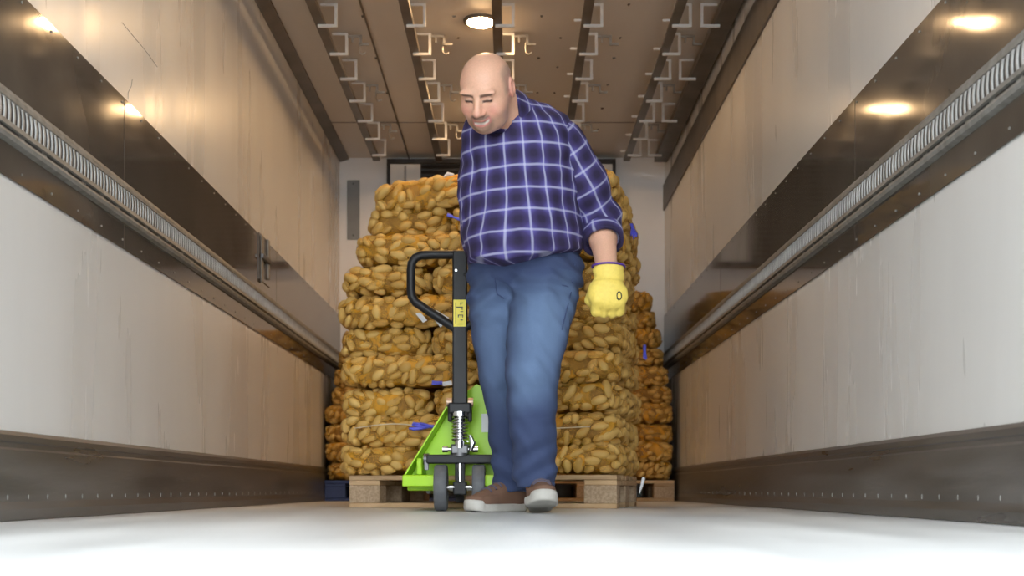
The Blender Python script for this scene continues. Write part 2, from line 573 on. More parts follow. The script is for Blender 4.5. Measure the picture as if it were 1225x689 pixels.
for i in range(5):
    xr = XC + (i - 2) * .457
    r = empty('hanging_rail', (xr, 0, ZR))
    tag(r, '%s dark ceiling rail counted from the left wall, hung on square steel hangers' % ords[i], 'ceiling rail', 'rails hanging under the ceiling')
    MB().prism([(-.026, .014), (.022, .014), (.026, .03), (.014, .046), (-.014, .046), (-.026, .03)], 'y', 2.6, 8.55).build('bar', M['ceilrail'], r)
    for k, y in enumerate(HY):
        h = link(bpy.data.objects.new('hanger', hang_me), r); h.location.y = y
        if k % 2 == 1:
            s = link(bpy.data.objects.new('stop', hook_me), h)
            if i in (1, 2, 0):
                j = link(bpy.data.objects.new('hook', jh_me), h); j.location.y = .012
        if i >= 3:
            p = link(bpy.data.objects.new('peg', peg_me), r); p.location.y = y
r = empty('edge_rail', (1.09, 0, ZR))
tag(r, 'wide dark ceiling rail along the right wall with inward facing hangers', 'ceiling rail', 'rails hanging under the ceiling')
MB().prism([(-.045, .02), (.05, .02), (.05, .123), (-.02, .123), (-.045, .06)], 'y', 2.6, 8.6).build('bar', M['ceilrail'], r)
for k, y in enumerate(HY[::2]):
    h = link(bpy.data.objects.new('hanger', hang_me), r); h.location = (-.03, y, 0); h.scale.x = -1

# ceiling lamps
lamp_lab = ['round warm ceiling lamp glowing just left of the middle rail', 'round warm ceiling lamp near the back, hidden behind the man\'s head',
            'round ceiling lamp above the pallet truck']
for i, y in enumerate((6.26, 7.68, 4.84)):
    l = empty('ceiling_lamp', (-.168, y, ZC))
    tag(l, lamp_lab[i], 'lamp', 'round lamps along the ceiling')
    b = MB()
    n = 28
    prof = [(.070, -.002), (.072, -.012), (.080, -.016), (.090, -.012), (.094, 0)]
    vs = [(p * math.cos(2 * math.pi * k / n), p * math.sin(2 * math.pi * k / n), z) for p, z in prof for k in range(n)]
    fs = [(q * n + k, q * n + (k + 1) % n, q * n + n + (k + 1) % n, q * n + n + k) for q in range(len(prof) - 1) for k in range(n)]
    b.add(vs, fs, True).build('lamp_ring', M['ceilrail'], l)
    d = MB()
    prof = [(.071, -.010), (.064, -.019), (.045, -.025), (.02, -.027)]
    vs = [(p * math.cos(2 * math.pi * k / n), p * math.sin(2 * math.pi * k / n), z) for p, z in prof for k in range(n)]
    fs = [(q * n + k, q * n + (k + 1) % n, q * n + n + (k + 1) % n, q * n + n + k) for q in range(3) for k in range(n)]
    fs.append(tuple(3 * n + k for k in range(n)))
    d.add(vs, fs, True).build('diffuser', M['lamp'], l)

# ================================================================== PALLETS
def pallet(loc, rz, label, wood, chip):
    p = empty('pallet', (loc[0], loc[1], 0), rz)
    tag(p, label, 'pallet', 'pallets carrying the potato sacks')
    def pc(name, x0, x1, y0, y1, z0, z1, m):
        e = .0015
        o = MB().box(x0 + e, x1 - e, y0 + e, y1 - e, z0, z1 - .0006).build(name, m, p, .003, 1)
        return o
    for y, w in ((-.3275, .145), (-.165, .1), (0, .145), (.165, .1), (.3275, .145)):
        pc('top_board', -.6, .6, y - w / 2, y + w / 2, .122, .144, wood)
    for x in (-.5275, 0, .5275):
        pc('cross_board', x - .0725, x + .0725, -.4, .4, .100, .122, wood)
        for y, w in ((-.35, .1), (0, .145), (.35, .1)):
            pc('block', x - .0725, x + .0725, y - w / 2, y + w / 2, .022, .100, chip)
    for y, w in ((-.35, .1), (0, .145), (.35, .1)):
        pc('bottom_board', -.6, .6, y - w / 2, y + w / 2, 0, .022, wood)
    return p


PA = math.radians(-12)
PCX, PCY = -.057, 5.476
pallet((PCX, PCY), PA, 'pale wooden pallet under the front stack of potato sacks', M['wood'], M['chip'])
BY = 8.02 + .4
pallet((XR - .64, BY), 0, 'wooden pallet under the right rear stack of sacks', M['wood'], M['chip'])
pallet((XL + .62, BY), 0, 'dark blue pallet under the left rear stack of sacks', M['blueplastic'], M['blueplastic'])

# ================================================================== SACKS OF POTATOES
NP, MPZ = 6.0, 4.6


def potato_mesh(seed, sub=2):
    rg = random.Random(seed)
    bm = bmesh.new()
    bmesh.ops.create_icosphere(bm, subdivisions=sub, radius=1)
    L_ = rg.uniform(.031, .043); A = rg.uniform(.017, .0215); B = rg.uniform(.017, .021)
    bend = rg.uniform(-.006, .006)
    for v in bm.verts:
        x, y, z = v.co
        lump = 1 + .07 * math.sin(3 * x + seed) + .05 * math.sin(4 * y + 2 * seed + z)
        v.co = (x * L_, y * A * lump, z * B * lump + bend * (1 - x * x))
    for f in bm.faces:
        f.smooth = True
    me = bpy.data.meshes.new('potato')
    bm.to_mesh(me); bm.free()
    me.materials.append(M['potato'])
    return me


POT = [potato_mesh(s) for s in range(10)]
POT_LO = [potato_mesh(s, 1) for s in range(4)]


def superpt(p, a, b, c):
    """scale rows of p onto the superellipsoid and return points, normals"""
    x, y, z = np.abs(p[:, 0] / a) + 1e-9, np.abs(p[:, 1] / b) + 1e-9, np.abs(p[:, 2] / c) + 1e-9
    lo, hi = np.full(len(p), .2), np.full(len(p), 3.)
    for _ in range(26):
        t_ = (lo + hi) / 2
        F = (x * t_) ** NP + (y * t_) ** NP + (z * t_) ** MPZ
        lo = np.where(F < 1, t_, lo); hi = np.where(F < 1, hi, t_)
    q = p * lo[:, None]
    n = np.stack([np.sign(q[:, 0]) * NP * np.abs(q[:, 0] / a) ** (NP - 1) / a,
                  np.sign(q[:, 1]) * NP * np.abs(q[:, 1] / b) ** (NP - 1) / b,
                  np.sign(q[:, 2]) * MPZ * np.abs(q[:, 2] / c) ** (MPZ - 1) / c], 1)
    n /= np.linalg.norm(n, axis=1)[:, None] + 1e-12
    return q, n


def super_mesh(a, b, c, s, lump, seed, nu=36, nv=14):
    vs, fs = [], []
    dirs = []
    for j in range(nv + 1):
        ph = -math.pi / 2 + math.pi * j / nv
        for i in range(nu):
            th = 2 * math.pi * i / nu
            dirs.append((math.cos(ph) * math.cos(th) * a, math.cos(ph) * math.sin(th) * b, math.sin(ph) * c))
    dirs = np.array(dirs)
    q, n = superpt(dirs, a, b, c)
    r = s + lump * (np.sin(q[:, 0] * 45 + seed) * np.sin(q[:, 1] * 52 + seed * 2) + np.sin(q[:, 2] * 60 + q[:, 0] * 21 + seed))
    q = q * r[:, None]
    for j in range(nv):
        for i in range(nu):
            fs.append((j * nu + i, j * nu + (i + 1) % nu, (j + 1) * nu + (i + 1) % nu, (j + 1) * nu + i))
    me = bpy.data.meshes.new('sack')
    me.from_pydata(q.tolist(), [], fs)
    me.polygons.foreach_set('use_smooth', [True] * len(fs))
    return me


def scatter(a, b, c, keep, rng, tries=900, dmin=.0305):
    """dart-throw potatoes over the sack skin: list of (point, normal, long axis)"""
    ar = np.array([b * c, b * c, a * c, a * c, a * b, a * b]); ar = ar / ar.sum()
    face = rng.choice(6, tries, p=ar)
    uvw = rng.uniform(-1, 1, (tries, 3))
    for k in range(3):
        m_ = face // 2 == k
        uvw[m_, k] = np.where(face[m_] % 2 == 0, -1, 1)
    q, n = superpt(uvw * [a, b, c], a, b, c)
    ok = keep(q, n)
    q, n = q[ok], n[ok]
    phase = rng.uniform(0, 6)
    out_p, out_n, out_t = [], [], []
    for p_, n_ in zip(q, n):
        ang = rng.normal(0, .5) + (.9 if math.sin(p_[0] * 7 + p_[1] * 8 + phase) > .45 else 0)
        hz = np.cross([0, 0, 1.], n_)
        if np.linalg.norm(hz) < .2:
            hz = np.array([1., 0, 0]) - n_ * n_[0]
        hz /= np.linalg.norm(hz)
        vt = np.cross(n_, hz)
        t_ = hz * math.cos(ang) + vt * math.sin(ang)
        if out_p:
            D = np.array(out_p) - p_
            al = D @ t_
            al2 = np.einsum('ij,ij->i', D, np.array(out_t))
            l2 = np.einsum('ij,ij->i', D, D)
            alm = np.maximum(np.abs(al), np.abs(al2))
            d2 = l2 - alm ** 2 * (1 - 1 / 1.75 ** 2)
            if d2.min() < dmin ** 2:
                continue
        out_p.append(p_); out_n.append(n_); out_t.append(t_)
    return out_p, out_n, out_t


def frame(n_, t_):
    y = np.cross(n_, t_)
    return Matrix(((t_[0], y[0], n_[0]), (t_[1], y[1], n_[1]), (t_[2], y[2], n_[2])))


SACKS = []
words = ['bottom', 'second', 'third', 'fourth', 'fifth', 'sixth', 'seventh', 'eighth', 'ninth', 'tenth']


def make_sack(stack, sx, sy, sz, a, b, c, rz, rx, keep_world, label, detail, seed, group):
    s = empty('potato_sack', (0, 0, 0))
    # place in world
    Rst = Matrix.Rotation(stack[2], 3, 'Z')
    loc = Rst @ Vector((sx, sy, 0)) + Vector((stack[0], stack[1], sz))
    s.location = loc
    s.rotation_euler = (rx, random.uniform(-.03, .03), stack[2] + rz)
    tag(s, label, 'potato sack', group)
    rng = np.random.default_rng(seed)
    Rl = np.array(Matrix.Rotation(rz, 3, 'Z'))
    def keep(q, n):
        return keep_world(q @ Rl.T + [sx, sy, 0], n @ Rl.T)
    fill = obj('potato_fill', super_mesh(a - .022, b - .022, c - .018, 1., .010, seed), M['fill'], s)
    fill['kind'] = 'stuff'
    pp, nn, tt = scatter(a - .013, b - .013, c - .011, keep, rng, 3200 if detail else 1500)
    if detail:
        for p_, n_, t_ in zip(pp, nn, tt):
            o = link(bpy.data.objects.new('potato', POT[rng.integers(10)]), s)
            o.location = p_
            o.rotation_euler = frame(n_, t_).to_euler()
            k = rng.uniform(.88, 1.1)
            o.scale = (k * rng.uniform(.85, 1.15), k, k)
    else:
        mb_ = MB()
        for p_, n_, t_ in zip(pp, nn, tt):
            me = POT_LO[rng.integers(4)]
            F = frame(n_, t_)
            mb_.add([F @ v.co + Vector(p_) for v in me.vertices], [tuple(f.vertices) for f in me.polygons], True)
        o = obj('potatoes', mb_.mesh('potatoes'), M['potato'], s); o['kind'] = 'stuff'
    obj('net', super_mesh(a, b, c, .992, .006, seed + 3, 40, 16), M['net'], s)
    SACKS.append(s)
    return s


def stack(cx, cy, rz, layers, z0, lh, where, detail, group, inset, outer):
    """layers alternate three sacks lying in depth with two-by-two lying across"""
    for L_ in range(layers):
        top = L_ == layers - 1
        il, ir = inset(L_)
        x0, x1 = -.62 + il, .62 - ir
        w = x1 - x0
        zc = z0 + lh * (L_ + .5)
        def keep_world(q, n, x0=x0, x1=x1, top=top):
            f = (n[:, 1] < -.15) & (q[:, 1] < -.22)
            l = (n[:, 0] < -.15) & (q[:, 0] < x0 + .16) if 'l' in outer else np.zeros(len(q), bool)
            r_ = (n[:, 0] > .15) & (q[:, 0] > x1 - .16) if 'r' in outer else np.zeros(len(q), bool)
            up = (n[:, 2] > .1) if top else (n[:, 2] > .1) & ((q[:, 0] < x0 + .12) | (q[:, 0] > x1 - .12) | (q[:, 1] < -.34))
            return f | l | r_ | up
        lw = '%s layer' % (words[L_] if not top else 'top')
        if L_ % 2 == 0:
            for k in range(3):
                pos = ('left', 'middle', 'right')[k]
                make_sack((cx, cy, rz), x0 + w * (k + .5) / 3, random.uniform(-.015, .015), zc + random.uniform(-.004, .004), .43, w / 6 + .006, lh / 2 + .007,
                          math.pi / 2 + random.uniform(-.04, .04), random.uniform(-.03, .03), keep_world,
                          'net sack of potatoes, %s of three, %s, %s' % (pos, lw, where), detail, 100 + len(SACKS), group)
        else:
            for k in range(4):
                sx = x0 + w * ((k % 2) + .5) / 2
                sy = -.215 if k < 2 else .215
                if k >= 2 and not ('l' in outer and 'r' in outer) and detail is False:
                    pass
                pos = ('front left', 'front right', 'rear left', 'rear right')[k]
                make_sack((cx, cy, rz), sx, sy + random.uniform(-.012, .012), zc + random.uniform(-.004, .004), w / 4 + .008, .222, lh / 2 + .007,
                          random.uniform(-.04, .04), random.uniform(-.03, .03), keep_world,
                          'net sack of potatoes, %s of four, %s, %s' % (pos, lw, where), detail, 100 + len(SACKS), group)
                if top and detail and k in (0, 2):
                    SACKS[-1].rotation_euler.y = -.075      # slumps towards the left end
                    SACKS[-1].location.z -= .012


stack(PCX, PCY, PA, 10, .144, .1315, 'front stack', True, 'potato sacks stacked on the front pallet',
      lambda l: ({9: .13, 8: .09, 7: .045}.get(l, random.uniform(-.045, -.01)), {9: .04, 8: .0, 7: .0}.get(l, random.uniform(-.01, .02))), 'lr')
stack(XR - .64, BY, 0, 10, .144, .130, 'right rear stack', False, 'potato sacks stacked on the right rear pallet',
      lambda l: (0, .03 + max(0, l - 4) * .028), 'r')
stack(XL + .62, BY, 0, 8, .144, .128, 'left rear stack', False, 'potato sacks stacked on the left rear pallet',
      lambda l: (.02 + max(0, l - 3) * .03, 0), 'l')
bpy.context.view_layer.update()


# ties, tags and strings, each on the sack nearest to it
def nearest(pt):
    return min(SACKS, key=lambda s: (s.matrix_world.translation - pt).length)


def on_sack(name, pt, mbuild, m):
    s = nearest(pt + Vector((0, .2, 0)))
    o = mbuild.build(name, m, s)
    o.matrix_parent_inverse = s.matrix_world.inverted()
    return o


def tassel(pt, dirv, ln, w, r=.0045):
    b = MB()
    d = Vector(dirv).normalized()
    rr = random.Random(int(pt.x * 1000))
    for k in range(9):
        sp = Vector((rr.uniform(-1, 1), rr.uniform(-.5, .2), rr.uniform(-1, 1))) * w
        b.tube([pt, pt + d * ln * .45 + sp * .5, pt + d * ln * rr.uniform(.8, 1.05) + sp], [r * .7, r, r * .8], 5)
    b.tube([pt - d * .012, pt + d * .012], .008, 8)
    return b


def front_d(px):   # distance of the front stack's front face at this pixel column
    X0, Yc = PCX - .4 * -math.sin(PA) * -1, 0
    n = Vector((math.sin(-PA) * 1, math.cos(PA)))
    # plane through the pallet's front edge
    c0 = Vector((PCX, PCY)) - .43 * Vector((-math.sin(PA), math.cos(PA)))
    nn_ = Vector((-math.sin(PA), math.cos(PA)))
    ray = Vector(((px - 612.5) / FPX, 1.0))
    return c0.dot(nn_) / ray.dot(nn_)


def fp(px, py, off=.0):
    return P(px, py, front_d(px) - off)


on_sack('tie', fp(516, 510, .03), tassel(fp(516, 510, .03), (-1, 0, .02), .080, .026, .0075), M['tie'])
on_sack('tie', fp(538, 258, .02), tassel(fp(538, 258, .02), (1, 0, -.35), .07, .006), M['tie'])
on_sack('tie', fp(526, 458, .03), tassel(fp(526, 458, .03), (-1, 0, .0), .03, .008), M['tie'])
on_sack('tie', P(756, 271, 5.15), tassel(P(756, 271, 5.15), (.2, -.3, -1), .05, .014), M['tie'])
on_sack('tie', P(771, 416, 5.3), tassel(P(771, 416, 5.3), (0, -.2, -1), .05, .008), M['tie'])
on_sack('string', fp(470, 511, .03), MB().tube([fp(q, 510 + 3 * math.sin(q * .05), .035) for q in range(424, 512, 6)], .0022, 5), M['string'])
on_sack('string', fp(680, 511, .03), MB().tube([fp(q, 511 + 1 * math.sin(q * .05), .04) for q in range(652, 712, 6)], .0022, 5), M['string'])


def tagcard(p0, p1, p2, p3, off):
    pts = [fp(*p_, off) for p_ in (p0, p1, p2, p3)]
    b = MB()
    bk_ = [p_ + Vector((0, .002, 0)) for p_ in pts]
    mid = sum(pts, Vector()) / 4 + Vector((0, -.008, 0))
    b.add(pts + [mid], [(0, 1, 4), (1, 2, 4), (2, 3, 4), (3, 0, 4)], True)
    b.add(bk_ + [mid + Vector((0, .002, 0))], [(1, 0, 4), (2, 1, 4), (3, 2, 4), (0, 3, 4)], True)
    return b


on_sack('tag', fp(525, 382, .05), tagcard((513, 374), (522, 371), (537, 380), (527, 392), .07), M['tag'])
on_sack('tag', fp(505, 380, .05), tagcard((497, 375), (503, 374), (511, 383), (506, 386), .07), M['tag'])
on_sack('tag', fp(500, 459, .05), tagcard((529, 457), (540, 455), (541, 460), (530, 462), .05), M['tag'])
on_sack('tag', P(769, 575, 5.1), MB().tube([P(770, 572, 5.02), P(768, 580, 5.0), P(765, 590, 5.02)], [.009, .007, .003], 6), M['tag'])
# bunched net mouth on the top of the front stack
pt = fp(541, 222, .01)
mth = MB()
for k in range(16):
    a = k / 16 * 2 * math.pi
    rr = .040 + .008 * math.sin(3 * a)
    off_ = Vector((0, math.cos(a) * rr * .6, math.sin(a) * rr))
    mth.tube([pt + Vector((-.10, .10, -.02)) + off_ * .5, pt + Vector((-.04, .06, .005)) + off_ * .75, pt + Vector((.01, .05, .012)) + off_, pt + Vector((.05, .045, .01)) + off_ * 1.15], [.006, .009, .009, .008], 6)
netc = mat('bunched_orange_net', (.85, .36, .03), .6, 0, (.70, .30, .03), 60)
on_sack('net_mouth', pt, mth, netc)
on_sack('tag', fp(536, 207), MB().tube([fp(530, 213, -.05), fp(536, 208, -.05), fp(543, 209, -.05)], [.004, .010, .005], 6), M['tag'])

# ================================================================== PALLET TRUCK
JK = empty('pallet_truck', (-.195, 4.39, 0), math.radians(-7))
tag(JK, 'lime green hand pallet truck with black loop handle beside the man', 'pallet truck')


def J(name, mb_, m, parent=None, bevel=0., seg=2):
    return mb_.build(name, m, parent or JK, bevel, seg)


# chassis: A-shaped bulkhead with flanges, fork heels and forks
ch = J('chassis', MB().prism([(-.235, .135), (.235, .135), (.075, .425), (-.03, .425)][0:0] or [(-.205, .135), (.215, .135), (.095, .46), (.05, .485), (-.01, .44), (-.045, .40)], 'y', .085, .093), M['green'], None, .002, 1)
fg = MB()
fg.add([(-.212, -.01, .137), (-.205, -.01, .137), (-.205, .093, .137), (-.212, .093, .137), (-.05, .02, .405), (-.043, .02, .405), (-.043, .093, .405), (-.05, .093, .405)],
       [(0, 1, 2, 3), (4, 7, 6, 5), (0, 4, 5, 1), (1, 5, 6, 2), (2, 6, 7, 3), (3, 7, 4, 0)])
J('side_flange', fg, M['green'], ch, .001, 1)
fg = MB()
fg.add([(.222, -.01, .137), (.215, -.01, .137), (.215, .093, .137), (.222, .093, .137), (.11, .02, .46), (.103, .02, .46), (.103, .093, .46), (.11, .093, .46)],
       [(0, 1, 2, 3), (4, 7, 6, 5), (0, 4, 5, 1), (1, 5, 6, 2), (2, 6, 7, 3), (3, 7, 4, 0)])
J('side_flange', fg, M['green'], ch, .001, 1)
J('gusset', MB().box(-.165, -.145, -.005, .088, .137, .20), M['green'], ch, .003, 1)
J('decal', MB().box(.07, .105, .080, .084, .30, .37), M['white'], ch)
for s in (-1, 1):
    xa, xb = (-.215, -.075) if s < 0 else (.085, .225)
    fk = J('fork', MB().box(xa, xb, .06, 1.13, .076, .119), M['green'], None, .006, 2)
    J('fork_heel', MB().box(xa, xb, -.03, .085, .093, .136), M['green'], fk, .003, 1)
    J('fork_toe', MB().prism([(1.125, .076), (1.125, .117), (1.20, .10), (1.20, .082)], 'x', xa + .01, xb - .01), M['green'], fk, .002, 1)
    J('load_roller', MB().cyl(((xa + xb) / 2 - .04, 1.02, .040), ((xa + xb) / 2 + .04, 1.02, .040), .040, 20), M['rubber'], fk)
    J('push_rod', MB().cyl(((xa + xb) / 2, .12, .074), ((xa + xb) / 2, .98, .060), .009, 8), M['darksteel'], fk)
# steered assembly turned to face the man
ST = math.radians(7)
RS = Matrix.Rotation(ST, 4, 'Z')


def JS(name, mb_, m, parent=None, bevel=0., seg=2):
    mb_.v = [tuple(RS @ Vector(v)) for v in mb_.v]
    return J(name, mb_, m, parent, bevel, seg)


for s in (-1, 1):
    tyre = MB()
    cx = s * .071
    n = 36
    prof = [(-.024, .045), (-.024, .080), (-.019, .087), (.019, .087), (.024, .080), (.024, .045)]
    vs, fs = [], []
    for q, (x, r) in enumerate(prof):
        for k in range(n):
            a = 2 * math.pi * k / n
            vs.append((cx + x, math.cos(a) * r, .088 + math.sin(a) * r))
    for q in range(len(prof)):
        q2 = (q + 1) % len(prof)
        for k in range(n):
            fs.append((q * n + k, q * n + (k + 1) % n, q2 * n + (k + 1) % n, q2 * n + k))
    tyre.add(vs, fs, True)
    w = JS('wheel', tyre, M['rubber'])
    JS('hub', MB().cyl((cx - .021, 0, .088), (cx + .021, 0, .088), .046, 24), M['darksteel'], w)
    JS('axle_nut', MB().cyl((cx - .028, 0, .088), (cx + .028, 0, .088), .012, 6), M['steel'], w)
JS('axle', MB().cyl((-.048, 0, .088), (.048, 0, .088), .012, 12), M['steel'])
JS('axle_block', MB().box(-.026, .026, -.028, .028, .060, .112), M['blackpaint'], None, .006)
JS('axle_nut', MB().cyl((-.042, -.018, .090), (-.014, -.018, .090), .010, 6).cyl((.014, -.018, .090), (.042, -.018, .090), .010, 6), M['steel'])
JS('pump_shaft', MB().cyl((0, 0, .105), (0, 0, .19), .019, 20), M['darksteel'])
JS('pump_ram', MB().cyl((0, -.012, .105), (0, -.012, .185), .009, 14), M['steel'])
cb = JS('cross_beam', MB().box(-.125, .15, -.024, .03, .178, .212), M['blackpaint'], None, .005)
JS('end_pin', MB().cyl((-.136, 0, .195), (-.116, 0, .195), .021, 16).box(-.132, -.118, -.018, .018, .155, .195), M['darksteel'], cb)
pb = JS('pump_body', MB().cyl((0, 0, .205), (0, 0, .25), .036, 24).box(-.03, .03, -.035, .02, .215, .245), M['darksteel'], None, .003, 1)
for x in (-.055, .058):
    JS('bolt', MB().cyl((x - .010, -.01, .232), (x + .010, -.01, .232), .013, 6), M['steel'], pb)
JS('pin', MB().cyl((-.05, -.01, .232), (.05, -.01, .232), .007, 8), M['steel'], pb)
JS('hex_nut', MB().cyl((0, -.02, .236), (0, -.02, .262), .021, 6), M['steel'], pb)
JS('release_valve', MB().tube([(.04, -.02, .225), (.05, -.025, .255), (.038, -.02, .285)], [.008, .012, .006], 10), M['steel'], pb)
JS('pump_rod', MB().cyl((0, 0, .25), (0, 0, .375), .019, 20), M['steel'])
sp = MB()
sp.tube([(.029 * math.cos(a), .029 * math.sin(a), .262 + .0126 * a / (2 * math.pi)) for a in np.linspace(0, 2 * math.pi * 7.5, 150)], .0038, 6)
JS('spring', sp, M['steel'])
JS('spring_cap', MB().cyl((0, 0, .355), (0, 0, .372), .036, 20), M['steel'])
yk = JS('handle_yoke', MB().box(-.042, .042, -.03, .03, .365, .405).box(-.045, -.03, -.026, .026, .335, .40).box(.03, .045, -.026, .026, .335, .40), M['blackpaint'], None, .006)
M['copper'] = mat('brassy_bolt', (.5, .34, .25), .4, .5, (.42, .3, .22), 20)
for s in (-1, 1):
    JS('pivot_bolt', MB().cyl((s * .030, -.005, .408), (s * .050, -.005, .408), .017, 12), M['copper'], yk)
st = JS('handle_stem', MB().box(-.028, .028, -.018, .018, .385, .975), M['blackpaint'], None, .006)
lp = [(-.0, .962), (-.10, .962), (-.145, .960), (-.168, .950), (-.181, .930), (-.184, .905), (-.184, .83), (-.181, .805), (-.166, .783), (-.12, .752), (-.06, .713), (-.015, .684)]
half = [(x, 0, z) for x, z in lp]
loop = half + [(-x, y, z) for x, y, z in half[::-1]]
ring = []
JS('handle_loop', MB().tube(half, .0165, 12).tube([(-x, y, z) for x, y, z in half], .0165, 12), M['blackpaint'], st)
JS('control_lever', MB().tube([(.015, -.01, .885), (.045, -.015, .880), (.075, -.02, .872)], [.010, .009, .007], 8), M['blackpaint'], st)
JS('rivet', MB().cyl((-.014, -.0205, .90), (-.014, -.017, .90), .0045, 8), M['steel'], st)
ly = JS('sticker', MB().box(-.0235, .0235, -.0195, -.0175, .690, .790), M['yellow'], st)
ik = MB()
for x0_, x1_, z0_, z1_ in ((.000, .013, .776, .779), (.002, .005, .769, .779), (-.013, .012, .760, .764), (.004, .012, .753, .756), (.002, .013, .744, .747),
                           (-.007, .013, .731, .734), (-.007, -.004, .724, .734), (.003, .006, .724, .734), (.010, .013, .724, .731), (.002, .012, .713, .716), (-.010, .014, .698, .700), (-.0165, -.015, .70, .78)):
    ik.box(x0_, x1_, -.0203, -.0196, z0_, z1_)
JS('sticker_print', ik, M['ink'], ly)

# ================================================================== IMPLICIT SURFACES (for the man)
def smin(a, b, k):
    h_ = np.clip(.5 + .5 * (b - a) / k, 0, 1)
    return b + (a - b) * h_ - k * h_ * (1 - h_)


def smax(a, b, k):
    return -smin(-a, -b, k)


def ell(p, c, r):
    q = p - np.asarray(c, np.float32)
    r = np.asarray(r, np.float32)
    k0 = np.linalg.norm(q / r, axis=1)
    k1 = np.linalg.norm(q / (r * r), axis=1) + 1e-9
    return k0 * (k0 - 1) / k1


def rcone(p, a, b, ra, rb):
    a = np.asarray(a, np.float32); b = np.asarray(b, np.float32)
    ab = b - a
    t_ = np.clip((p - a) @ ab / max(1e-9, float(ab @ ab)), 0, 1)
    return np.linalg.norm(p - a - t_[:, None] * ab, axis=1) - (ra + t_ * (rb - ra))


def chain(p, pts, k):
    d = None
    for (a, ra), (b, rb) in zip(pts[:-1], pts[1:]):
        e = rcone(p, a, b, ra, rb)
        d = e if d is None else smin(d, e, k)
    return d


def sdf_mesh(f, lo, hi, h, name):
    B = 4
    lo = np.array(lo, float)
    nb = np.ceil((np.array(hi) - lo) / (h * B)).astype(int)
    n = nb * B
    cs = [lo[i] + (np.arange(nb[i]) + .5) * B * h - h * .5 for i in range(3)]
    G = np.stack(np.meshgrid(*cs, indexing='ij'), -1).reshape(-1, 3).astype(np.float32)
    cv = f(G).reshape(nb)
    act = np.abs(cv) < B * h * 1.5
    V = np.repeat(np.repeat(np.repeat(cv, B, 0), B, 1), B, 2).astype(np.float32)
    am = np.repeat(np.repeat(np.repeat(act, B, 0), B, 1), B, 2)
    idx = np.argwhere(am)
    vals = np.empty(len(idx), np.float32)
    for s in range(0, len(idx), 400000):
        e = idx[s:s + 400000]
        vals[s:s + 400000] = f((lo + e * h).astype(np.float32))
    V[am] = vals
    ins = V < 0
    c8 = [ins[a:n[0] - 1 + a, b:n[1] - 1 + b, c:n[2] - 1 + c] for a in (0, 1) for b in (0, 1) for c in (0, 1)]
    sm = np.zeros(c8[0].shape, np.uint8)
    for q in c8:
        sm += q
    cells = np.argwhere((sm > 0) & (sm < 8))
    vid = np.full(sm.shape, -1, np.int32)
    vid[tuple(cells.T)] = np.arange(len(cells))
    acc = np.zeros((len(cells), 3)); cnt = np.zeros(len(cells))
    corners = [(a, b, c) for a in (0, 1) for b in (0, 1) for c in (0, 1)]
    for i, ca in enumerate(corners):
        for cb_ in corners[i + 1:]:
            if sum(abs(x - y) for x, y in zip(ca, cb_)) != 1:
                continue
            va = V[tuple((cells + ca).T)]; vb = V[tuple((cells + cb_).T)]
            x = (va < 0) != (vb < 0)
            t_ = np.where(x, va / np.where(x, va - vb, 1), 0)
            pt_ = np.array(ca) + t_[:, None] * (np.array(cb_) - np.array(ca))
            acc += pt_ * x[:, None]; cnt += x
    verts = lo + (cells + acc / cnt[:, None]) * h
    quads = []
    for ax in range(3):
        d = [0, 0, 0]; d[ax] = 1
        u, v = [(1, 2), (2, 0), (0, 1)][ax]
        A = ins[:n[0] - d[0], :n[1] - d[1], :n[2] - d[2]]
        Bv = ins[d[0]:, d[1]:, d[2]:]
        e = np.argwhere(A != Bv)
        e = e[(e[:, u] > 0) & (e[:, v] > 0) & (e[:, u] < n[u] - 1) & (e[:, v] < n[v] - 1)]
        fl_ = A[tuple(e.T)]
        du = np.zeros(3, int); du[u] = 1
        dv = np.zeros(3, int); dv[v] = 1
        q = np.stack([vid[tuple((e - du - dv).T)], vid[tuple((e - dv).T)], vid[tuple(e.T)], vid[tuple((e - du).T)]], 1)
        q = np.where(fl_[:, None], q, q[:, ::-1])
        quads.append(q)
    quads = np.concatenate(quads)
    quads = quads[(quads >= 0).all(1)]
    me = bpy.data.meshes.new(name)
    me.vertices.add(len(verts)); me.vertices.foreach_set('co', verts.ravel())
    me.loops.add(quads.size); me.loops.foreach_set('vertex_index', quads.ravel().astype(np.int32))
    me.polygons.add(len(quads)); me.polygons.foreach_set('loop_start', np.arange(0, quads.size, 4, dtype=np.int32))
    me.update(calc_edges=True)
    me.polygons.foreach_set('use_smooth', np.ones(len(quads), bool))
    me.validate()
    return me, verts


def set_col(me, col):
    a = me.attributes.new('Col', 'FLOAT_COLOR', 'POINT')
    c4 = np.ones((len(col), 4), np.float32); c4[:, :3] = col
    a.data.foreach_set('color', c4.ravel())


def set_vec(me, name, v):
    a = me.attributes.new(name, 'FLOAT_VECTOR', 'POINT')
    a.data.foreach_set('vector', np.asarray(v, np.float32).ravel())


def A3(px, py, d):
    return np.array(P(px, py, d), np.float32)


def wob(p, s, seed):
    """cheap smooth noise in about -1..1"""
    rr = np.random.default_rng(seed)
    o = np.zeros(len(p), np.float32)
    for k in range(5):
        w_ = rr.normal(0, 1, 3) * s
        o += np.sin(p @ w_.astype(np.float32) + rr.uniform(0, 6))
    return o / 3


def sstep(a, b, x):
    t_ = np.clip((x - a) / (b - a), 0, 1)
    return t_ * t_ * (3 - 2 * t_)


# ================================================================== THE MAN
MAN = empty('person', (0.03, 4.12, 0))
tag(MAN, 'bald man in a blue plaid shirt, jeans and yellow gloves pulling the pallet truck', 'person')


def under_man(o):
    o.parent = MAN
    o.matrix_parent_inverse = Matrix.Translation(-Vector(MAN.location))
    return o


